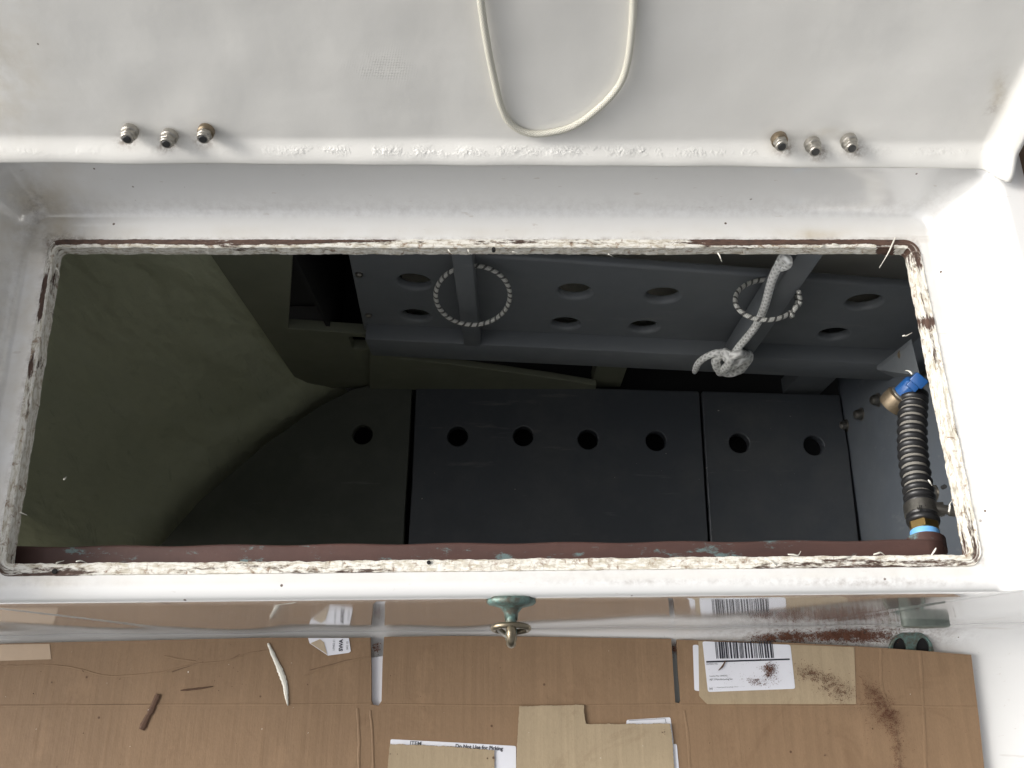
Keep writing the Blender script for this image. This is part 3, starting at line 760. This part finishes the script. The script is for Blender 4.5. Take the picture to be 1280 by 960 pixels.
# knotted braided cord
YR = .312
kr = empty('knotted_cord', at(912, 453, Y=YR)); tag(kr, 'silvery braided cord beside the stout post, tied in a fat knot with short tail', 'rope')
def rp3(L, YY=YR): return [at(q[0], q[1], Y=YY - (q[2] if len(q) > 2 else 0)) for q in L]
tube('cord_length', catmull(rp3([(979, 321), (974, 330), (965, 350), (955, 385), (943, 410), (925, 432), (914, 446), (908, 458)]), 14), .0036, BRAID, kr, n=14)
tube('cord_tail', catmull(rp3([(910, 442), (896, 441), (883, 446), (873, 454), (868, 465)]), 12), .0034, BRAID, kr, n=14, rf=lambda t: 1 if t < .9 else 1 - (t - .9) * 3)
bm = bmesh.new()
tube('', catmull(rp3([(903, 441), (895, 450, .002), (899, 462, .004), (913, 466, .004), (926, 460, .004), (936, 447, .001), (930, 442, -.004)]), 10), .0046, None, n=14, bm=bm)
tube('', catmull(rp3([(898, 456, -.003), (906, 460, .006), (917, 456, .009), (928, 449, .007), (937, 443, 0)]), 10), .0043, None, n=14, bm=bm)
tube('', catmull(rp3([(905, 440, .001), (912, 446, .008), (911, 456, .010), (904, 462, .005), (900, 465, -.002)]), 10), .0046, None, n=14, bm=bm)
tube('', catmull(rp3([(907, 447, .004), (917, 444, .008), (926, 442, .006), (934, 447, -.002), (926, 462, -.005), (910, 466, -.005)]), 10), .0043, None, n=14, bm=bm)
bmo('knot', bm, BRAID, kr)
bm = bmesh.new()
tube('', catmull(rp3([(978, 322), (984, 324, .004), (984, 331, .003), (976, 334, .0)]), 8), .0036, None, n=12, bm=bm)
bmo('top_knot', bm, BRAID, kr)

# ------------------------------------------------------------------ fittings on the seat face
pc = Vector((*warp(.0, YE)[:2], -.013)); pc.x = at(639, 752, z=-.013).x; pc.y -= .001
pe = empty('padeye', pc); tag(pe, 'green tarnished bronze padeye on the front edge of the seat', 'padeye')
bm = bmesh.new()
Mp = Matrix(((1, 0, 0, pc.x), (0, 0, -1, pc.y), (0, 1, 0, pc.z), (0, 0, 0, 1)))
lathe(bm, [(.0155, -.002), (.0157, .0012), (.0140, .0026), (.0070, .0042), (.0045, .0075), (.0040, .012)], Mp @ Matrix.Diagonal((1, .8, 1, 1)), 36)
bmo('base_plate', bm, BRONZE, pe, True)
bm = bmesh.new()
tube('', catmull([pc + Vector((0, -.010, 0)), pc + Vector((0, -.015, .001)), pc + Vector((0, -.020, .0015)), pc + Vector((0, -.0235, 0))], 6), .0035, None, n=16, bm=bm)
bmo('eye_neck', bm, BRONZE, pe)
eye = pc + Vector((0, -.0195, -.001))
def torus(name, c, ax, ay, R1, R2, r, mat, par):
    return tube(name, [c + ax * (R1 * math.cos(2 * math.pi * k / 40)) + ay * (R2 * math.sin(2 * math.pi * k / 40)) for k in range(40)], r, mat, par, n=14, closed=True)
torus('eye', pc + Vector((0, -.0205, -.002)), Vector((0, 1, 0)), Vector((0, 0, 1)), .005, .0065, .0032, BRZD, pe)
torus('ring', pc + Vector((-.0002, -.0165, -.003)), Vector((1, 0, 0)), Vector((0, -.25, -.95)), .0110, .0070, .0019, BRZD, pe)
torus('ring', pc + Vector((-.004, -.0185, -.003)), Vector((.85, -.5, 0)).normalized(), Vector((.1, -.5, -.85)).normalized(),   .0062, .0045, .0013, STEEL, pe)

dc = at(1175, 774, Y=.068); dn = Vector((0, -1, .03)).normalized()
bm = bmesh.new(); dc2 = Vector((dc.x, .0668, -.345)); M = aim(dc2, dn)
lathe(bm, [(.0242, -.006), (.0242, .0030), (.0228, .0040), (.021, .0043)], M @ Matrix.Diagonal((1, .38, 1, 1)), 48)
fd = empty('skin_fitting', dc2); tag(fd, 'oval-looking flush disc fitting low on the seat face at the right', 'drain fitting')
bmo('flange', bm, FITG, fd, True, 40)
bm = bmesh.new(); lathe(bm, [(.007, .003), (.007, .0048)], M, 32); bmo('cover', bm, FITG, fd, True, 40)

dp = at(1139, 817, z=-.4585); dnv = Vector((0, -.35, 1)).normalized(); dp.z = -.4575
fdr = empty('cockpit_drain', dp); tag(fdr, 'round green bronze drain grating half covered by the cardboard corner', 'drain fitting')
ex = Vector((1, 0, 0)); Md = frame(dp, ex, dnv.cross(ex), dnv)
def slot(cx): return [(cx + .0075 * math.cos(a) , .004 + .013 * math.sin(a)) for a in [2 * math.pi * k / 24 for k in range(24)]]
plate('grating', circ(0, 0, .0255, 48), [slot(-.0130), slot(.0130)], .004, BRONZE, Md, fdr, bevel=.001)
bm = bmesh.new(); lathe(bm, [(.022, -.012), (.022, -.003)], Md, 32); bmo('sump', bm, SHADE, fdr)  # black plug paints the dark under the slots

# ------------------------------------------------------------------ cardboard on the sole
ZC = -.4515
oc = [(-60, 806), (60, 803), (200, 800), (330, 797), (463, 797), (464, 840), (464, 876), (466, 881), (473, 882), (477, 876), (478, 830), (480, 796), (560, 795), (650, 795.5), (740, 797), (839, 798.5), (841, 830), (844, 878), (849, 879), (851, 876), (848, 840), (846, 799.5),
      (900, 801), (980, 803), (1060, 807), (1140, 812.5), (1214, 818.5), (1219, 860), (1224, 900), (1232, 975), (1240, 1060), (-60, 1060)]
sh = empty('cardboard_sheet', at(640, 880, z=ZC)); tag(sh, 'large flattened brown cardboard box covering the cockpit floor', 'cardboard')
plate('board', pz(oc, ZC), [], .005, CARD, ZF(ZC), sh)
def fl(name, pts, mat, h, par, th=.0003, r=0, lab=None):
    q = pz(pts, ZC + h); 
    if r: q = rpoly(q, r)
    o = plate(name, q, [], th, mat, ZF(ZC + h), par)
    if lab: o['label'] = lab
    return o
# dark edge of the sheet on the right
# creases: shallow pressed ridges
def crease(L, w_, h, mat, nm='crease'):
    P = [at(u, v, z=ZC + .0002) for u, v in L]; bm = bmesh.new(); prev = None
    C = catmull(P, 8)
    for i, p in enumerate(C):
        t = (C[min(i + 1, len(C) - 1)] - C[max(0, i - 1)]).normalized(); s = Vector((-t.y, t.x, 0)); ww = w_ * (.6 + .5 * noise.noise(p * 60) + .3)
        j = s * (.0006 * noise.noise(p * 90))
        cur = [bm.verts.new(p + j - s * ww), bm.verts.new(p + j + Vector((0, 0, h))), bm.verts.new(p + j + s * ww)]
        if prev:
            for k in range(2): bm.faces.new((prev[k], prev[k + 1], cur[k + 1], cur[k])).smooth = True
        prev = cur
    return bmo(nm, bm, mat, sh, True)
for L, w_, h in [([(-20, 882), (200, 881), (464, 880)], .0012, .0006), ([(478, 880), (660, 882), (843, 880)], .0010, .0005), ([(851, 881), (1000, 882), (1100, 882), (1221, 884)], .0012, .0007),
                 ([(1101, 811), (1103, 860), (1118, 905), (1126, 975)], .0016, .0007), ([(1150, 815), (1154, 880), (1158, 975)], .0018, .0007),
                 ([(-10, 833), (60, 831), (98, 836), (140, 845), (200, 840), (250, 829), (283, 826), (310, 817), (335, 813)], .0009, .0008), ([(205, 820), (225, 824), (245, 827)], .0008, .0008),
                 ([(380, 845), (420, 830), (463, 820)], .0009, .0006), ([(447, 885), (449, 925), (448, 975)], .0016, .0010), ([(463, 888), (466, 925), (466, 975)], .0014, .0010),
                 ([(855, 888), (860, 920), (863, 975)], .0014, .0006)]:
    crease(L, w_ * 1.2, h * .8, CARD)
CRB = simple('creased_kraft', (.12, .07, .04), .8)
for L in ([(-10, 833), (60, 831), (98, 836), (104, 840)], [(215, 840), (250, 829), (283, 826), (300, 818)], [(205, 820), (225, 824), (245, 827)], [(387, 838), (420, 829), (440, 824)], [(-5, 881.5), (200, 880.5)]):
    crease(L, .0004, .0005, CRB)
# packing tape at the far left
fl('packing_tape', [(-30, 806), (62, 805), (64, 824), (-30, 827)], CLEAR, .0004, sh)
# pale liner patch with the barcode label
fl('pale_patch', [(873, 801.5), (1068, 809), (1070, 880), (884, 880), (874, 870)], CARD2, .0006, sh, .0005)
fl('label_strip', [(866, 806), (873, 806), (876, 864), (868, 863)], PAPER, .0004, sh, r=.002)
lb = fl('barcode_label', [(878, 801.5), (988, 806), (994, 861), (885, 865)], PAPER, .0010, sh, r=.0025, lab='white shipping label with a barcode and red-brown dust')
def onplane(pts, h): return pz(pts, ZC + h)
def lerp4(s, t, Q=((878, 797), (986, 797), (994, 862), (884, 866))):
    a = (Q[0][0] + (Q[1][0] - Q[0][0]) * s, Q[0][1] + (Q[1][1] - Q[0][1]) * s); b = (Q[3][0] + (Q[2][0] - Q[3][0]) * s, Q[3][1] + (Q[2][1] - Q[3][1]) * s)
    return (a[0] + (b[0] - a[0]) * t, a[1] + (b[1] - a[1]) * t)
def quads(name, L, h, mat, par):
    bm = bmesh.new()
    for q in L: bm.faces.new([bm.verts.new(at(u, v, z=ZC + h)) for u, v in q])
    return bmo(name, bm, mat, par)
s = .14; bars = []; rnd = random.Random(3)
while s < .80:
    ww = rnd.choice([.006, .008, .008, .014, .02]); bars.append([lerp4(s, .075), lerp4(s + ww, .075), lerp4(s + ww, .385), lerp4(s, .385)]); s += ww + rnd.choice([.006, .007, .009, .016])
quads('barcode', bars, .0013, INK, lb)
quads('rule', [[lerp4(.02, .425), lerp4(.98, .40), lerp4(.98, .43), lerp4(.02, .455)]], .0013, INK, lb)
def text(s_, u, v, hpx, ang, mat, par, h=.0013, sx=1, name='lettering', off=0, vert=False):
    cu = bpy.data.curves.new(name, 'FONT'); cu.body = s_; p = at(u, v, z=ZC + h); p1 = at(u, v - hpx, z=ZC + h)
    cu.size = (p1 - p).length / .70; cu.offset = off; cu.resolution_u = 3
    t = bpy.data.objects.new('tmp', cu); COL.objects.link(t); dg = bpy.context.evaluated_depsgraph_get()
    me = bpy.data.meshes.new_from_object(t.evaluated_get(dg)); bpy.data.objects.remove(t); me.materials.clear()
    me.transform(Matrix.Translation(p) @ Matrix.Rotation(R(ang), 4, 'Z') @ Matrix.Diagonal((sx, 1, 1, 1)))
    o = link(name, me, mat, par); return o
text('INVOICE  P.O.', 883, 831, 1.9, 1, INK, lb, sx=.9); text('Invoice No.: 3040763', 887, 846, 1.9, 1.5, INK2, lb)
text('AJF 3 Manufacturing Svc', 887, 850.5, 2.2, 1.5, INK, lb); text('(e)', 886.5, 862, 3, 1, INK, lb)
text('- - shipping and handling notice - - - - - -', 893, 860, 1.3, 2, INK2, lb, sx=1.35); text('- - - - - - - -', 893, 863, 1.3, 2, INK2, lb, sx=1.2)
# sticker with upright lettering
stk = fl('torn_sticker', [(385, 797.5), (436, 797.5), (438.5, 814), (436, 816), (410, 819.5), (387, 804)], PAPER, .0007, sh, .0004, lab='small torn white sticker with sideways letters SWA')
fl('torn_corner', [(388, 804), (400, 799), (405, 803), (409, 818)], TORN, .0012, stk, .0003)
text('SWA', 428, 814, 4.8, 92, INK, stk, h=.0011, off=.0002); text('LINES 01', 418, 813, 2.6, 92, INK2, stk, h=.0011); text('042 10', 435, 812, 2.6, 92, INK2, stk, h=.0011)
# slots between the flaps: white packing and brown grit showing through
def lie(name, pts, mat, z, th, label, cat, grp=None, r=0, par=None, bev=0):
    q = pz(pts, z); 
    if r: q = rpoly(q, r)
    o = plate(name, q, [], th, mat, ZF(z), par, bevel=bev); return tag(o, label, cat, grp)
lie('paper_strip', [(464, 822), (479, 820), (478, 884), (463, 884)], PAPER, ZC - .0052, .0006, 'white paper strip showing in the left slot of the cardboard', 'paper strip')
lie('tape_strip', [(840, 812), (850, 812), (855, 884), (841, 884)], simple('grey_tape', (.20, .22, .22), .3), ZC - .0052, .0006, 'grey tape strip showing in the right slot of the cardboard', 'tape strip')
# torn pieces lying over labels
L1 = fl('picking_label', [(488, 924), (566, 928), (645, 932.5), (645, 975), (487, 975)], PAPER, .0005, sh, r=.002, lab='white label reading Do Not Use for Picking, mostly covered')
text('ITEM', 512, 931, 4.8, -2.5, INK2, L1, h=.0008, off=.0001, sx=1.1); text('Do Not Use for Picking', 569, 934.6, 4.6, -3.0, INK, L1, h=.0008, off=.00015, sx=1.02)
L2 = fl('covered_label', [(783, 900), (838, 896.5), (842, 926), (838, 975), (783, 975)], PAPER, .0005, sh, r=.002, lab='white label with a thin outline peeping out behind the torn board')
quads('outline', [[(786, 900.4), (831, 898), (831, 898.5), (786, 901)], [(831, 898), (831.6, 898), (833, 904), (832.4, 904)]], .0008, INK2, L2)
L3 = fl('covered_label', [(836, 930), (846, 930), (850, 975), (838, 975)], PAPER, .0007, sh, r=.0018)
def piece(name, pts, h, label):
    q = pz(pts, ZC + h); jag = []
    for i in range(len(q)):
        a = Vector(q[i]); b = Vector(q[(i + 1) % len(q)]); n = max(2, int((b - a).length / .0015)); d = (b - a).normalized(); nn = Vector((-d.y, d.x))
        for k in range(n):
            p = a + (b - a) * k / n; jag.append(tuple(p + nn * (.0007 * noise.noise(Vector((p.x * 500, p.y * 500, 1))) + .0006 * noise.noise(Vector((p.x * 120, p.y * 120, 4))))))
    return tag(plate(name, jag, [], .0014, CARD2, ZF(ZC + h)), label, 'cardboard', 'pale cardboard pieces')
piece('cardboard_piece', [(649, 883), (730, 881), (732, 905), (838, 904.5), (841, 935), (846, 1000), (643, 1000)], .0030, 'pale torn stepped cardboard piece right of the Do Not Use for Picking label')
piece('cardboard_piece', [(487, 930), (560, 933), (618, 938), (618, 1000), (482, 1000)], .0022, 'pale cardboard piece laid over the Do Not Use for Picking label')

# offcuts lying on the board
def sliver(name, L, ws, mat, label, cat, z=.0010, th=.0012):
    P = catmull([at(u, v, z=ZC + z) for u, v in L], 8); bm = bmesh.new(); A = []
    for i, p in enumerate(P):
        t = (P[min(i + 1, len(P) - 1)] - P[max(0, i - 1)]).normalized(); s = Vector((-t.y, t.x, 0)); f = i / (len(P) - 1)
        wv = ws[0] + (ws[1] - ws[0]) * math.sin(math.pi * min(1, f * .9 + .08)); wv *= 1 + .35 * noise.noise(p * 400)
        A.append([bm.verts.new(p - s * wv), bm.verts.new(p - s * wv * .3 + Vector((0, 0, th))), bm.verts.new(p + s * wv * .5 + Vector((0, 0, th * .8))), bm.verts.new(p + s * wv)])
    for a, b in zip(A, A[1:]):
        for k in range(4): bm.faces.new((a[k], a[(k + 1) % 4], b[(k + 1) % 4], b[k]))
    bm.faces.new(A[0][::-1]); bm.faces.new(A[-1])
    return tag(bmo(name, bm, mat), label, cat)
sliver('paint_sliver', [(335, 804), (342, 820), (350, 838), (356, 855), (358, 870), (360, 882)], (.0003, .0031), FLAKE, 'long white sliver of paint on the cardboard left of the sticker', 'paint flake')
sliver('wood_sliver', [(198, 868), (190, 886), (183, 899), (177, 912)], (.0032, .0034), WOODB, 'flat brown wood splinter lying on the left of the cardboard', 'wood splinter')
sliver('wood_sliver', [(226, 863), (245, 861), (266, 858)], (.0003, .0010), WOODB, 'thin brown wood thread right of the flat splinter', 'wood splinter')
sliver('wood_sliver', [(907, 826), (903, 833), (898, 838)], (.0002, .0009), WOODB, 'tiny dark splinter on the barcode label', 'wood splinter', z=.002)

# dust and crumbs: uncountable grains
def grains(name, mat, L, label, cat):
    bm = bmesh.new()
    for (n, fu) in L:
        for _ in range(n):
            p, s_ = fu()
            if p is None: continue
            q = [p + Vector((random.uniform(-1, 1), random.uniform(-1, 1), random.uniform(-.2, .7))) * s_ for _ in range(4)]
            v = [bm.verts.new(x) for x in q]
            for f in ((0, 1, 2), (0, 2, 3), (0, 3, 1), (1, 3, 2)): bm.faces.new([v[i] for i in f])
    return tag(bmo(name, bm, mat), label, cat, kind='stuff')
g = random.gauss
def facez(Y):
    yb = YE + .0112; c = yb - .036
    if Y <= c: return -.465
    if Y >= yb: return -.43
    return -.465 + .036 - math.sqrt(max(0, .036 ** 2 - (Y - c) ** 2))
def pile(u, v, su, sv, sz=.0007):
    def f():
        U, V = g(u, su), g(v, sv)
        if V > 812 or noise.noise(Vector((U * .16, V * .3, 1))) < random.uniform(-.55, .25): return None, 0
        z = -.455
        for _ in range(6):
            p = at(U, V, z=z); z = facez(p.y - .001)
        p = at(U, V, z=z + .0006); return p, abs(g(sz, sz * .35))
    return f
def flat(u, v, su, sv, sz=.0006, rot=0, h=.0016):
    def f():
        a, b = g(0, su), g(0, sv); c, s_ = math.cos(R(rot)), math.sin(R(rot))
        U, V = u + a * c - b * s_, v + a * s_ + b * c
        if V < 803 + max(0, (U - 900) * .055) or U > 1222 or noise.noise(Vector((U * .14, V * .16, 7))) < random.uniform(-.6, .25): return None, 0
        return at(U, V, z=ZC + h), abs(g(sz, sz * .35))
    return f
grains('sawdust', RUST, [(9000, pile(1060, 795, 25, 3.6)), (2600, pile(988, 796, 13, 3.4)), (900, pile(958, 798, 11, 3)), (400, pile(1105, 795, 12, 5)), (120, pile(1150, 792, 20, 7, .0004)), (120, pile(940, 796, 90, 3, .0004)),
     (220, flat(470, 811, 3, 4, .0008, 0, -.004)), (200, flat(843.5, 811, 2, 4, .0008, 0, -.004)),
     (1000, flat(961, 838, 4.5, 4.5, .00055)), (380, flat(946, 852, 9, 2.5, .0005, 10)), (120, flat(966, 850, 5, 4, .0004)), (160, flat(940, 840, 25, 14, .00028)),
     (1000, flat(1012, 842, 9, 5, .00045, 25)), (2200, flat(1042, 858, 15, 7, .00045, 35)), (1300, flat(1092, 868, 13, 6, .00045, 60)), (2300, flat(1108, 893, 14, 7, .0005, 62)), (1500, flat(1121, 930, 25, 4, .00045, 82)), (200, flat(1127, 905, 22, 3, .0004, 72)), (250, flat(1082, 885, 16, 4, .0004, 85)), (300, flat(1100, 900, 45, 30, .0003))],
     'red-brown sawdust heaped along the seat foot and streaked over the cardboard', 'sawdust')
def anyflat(h=.0009):
    def f():
        U, V = random.uniform(0, 1210), random.uniform(806, 960)
        if V < 803 + max(0, (U - 900) * .055) + 3: return None, 0
        return at(U, V, z=ZC + h + (.003 if U > 480 and U < 850 and V > 880 else 0)), abs(g(.0006, .0003))
    return f
grains('crumbs', WOODB, [(80, anyflat()), (70, flat(270, 838, 70, 14, .0005, 0, .0006)), (30, flat(540, 845, 40, 12, .0005, -10, .0006)), (30, flat(800, 850, 30, 15, .0005, 0, .0006)), (6, flat(503, 940, 6, 4, .0009, 0, .0045)), (14, flat(829, 916, 2, 3, .0007, 0, .0050))], 'scattered dark crumbs of wood on the cardboard', 'crumbs')
grains('paint_crumbs', FLAKE, [(26, anyflat(.0012)), (12, flat(200, 845, 60, 12, .0007, 0, .001))], 'scattered white crumbs of paint on the cardboard', 'crumbs')
def inside():
    U, V = random.uniform(520, 1040), random.uniform(500, 675); return at(U, V, z=ZB + .001), abs(g(.0007, .0004))
grains('paint_dust', FLAKE, [(16, inside)], 'specks of white paint fallen on the locker floor', 'crumbs')
bpy.context.view_layer.update()
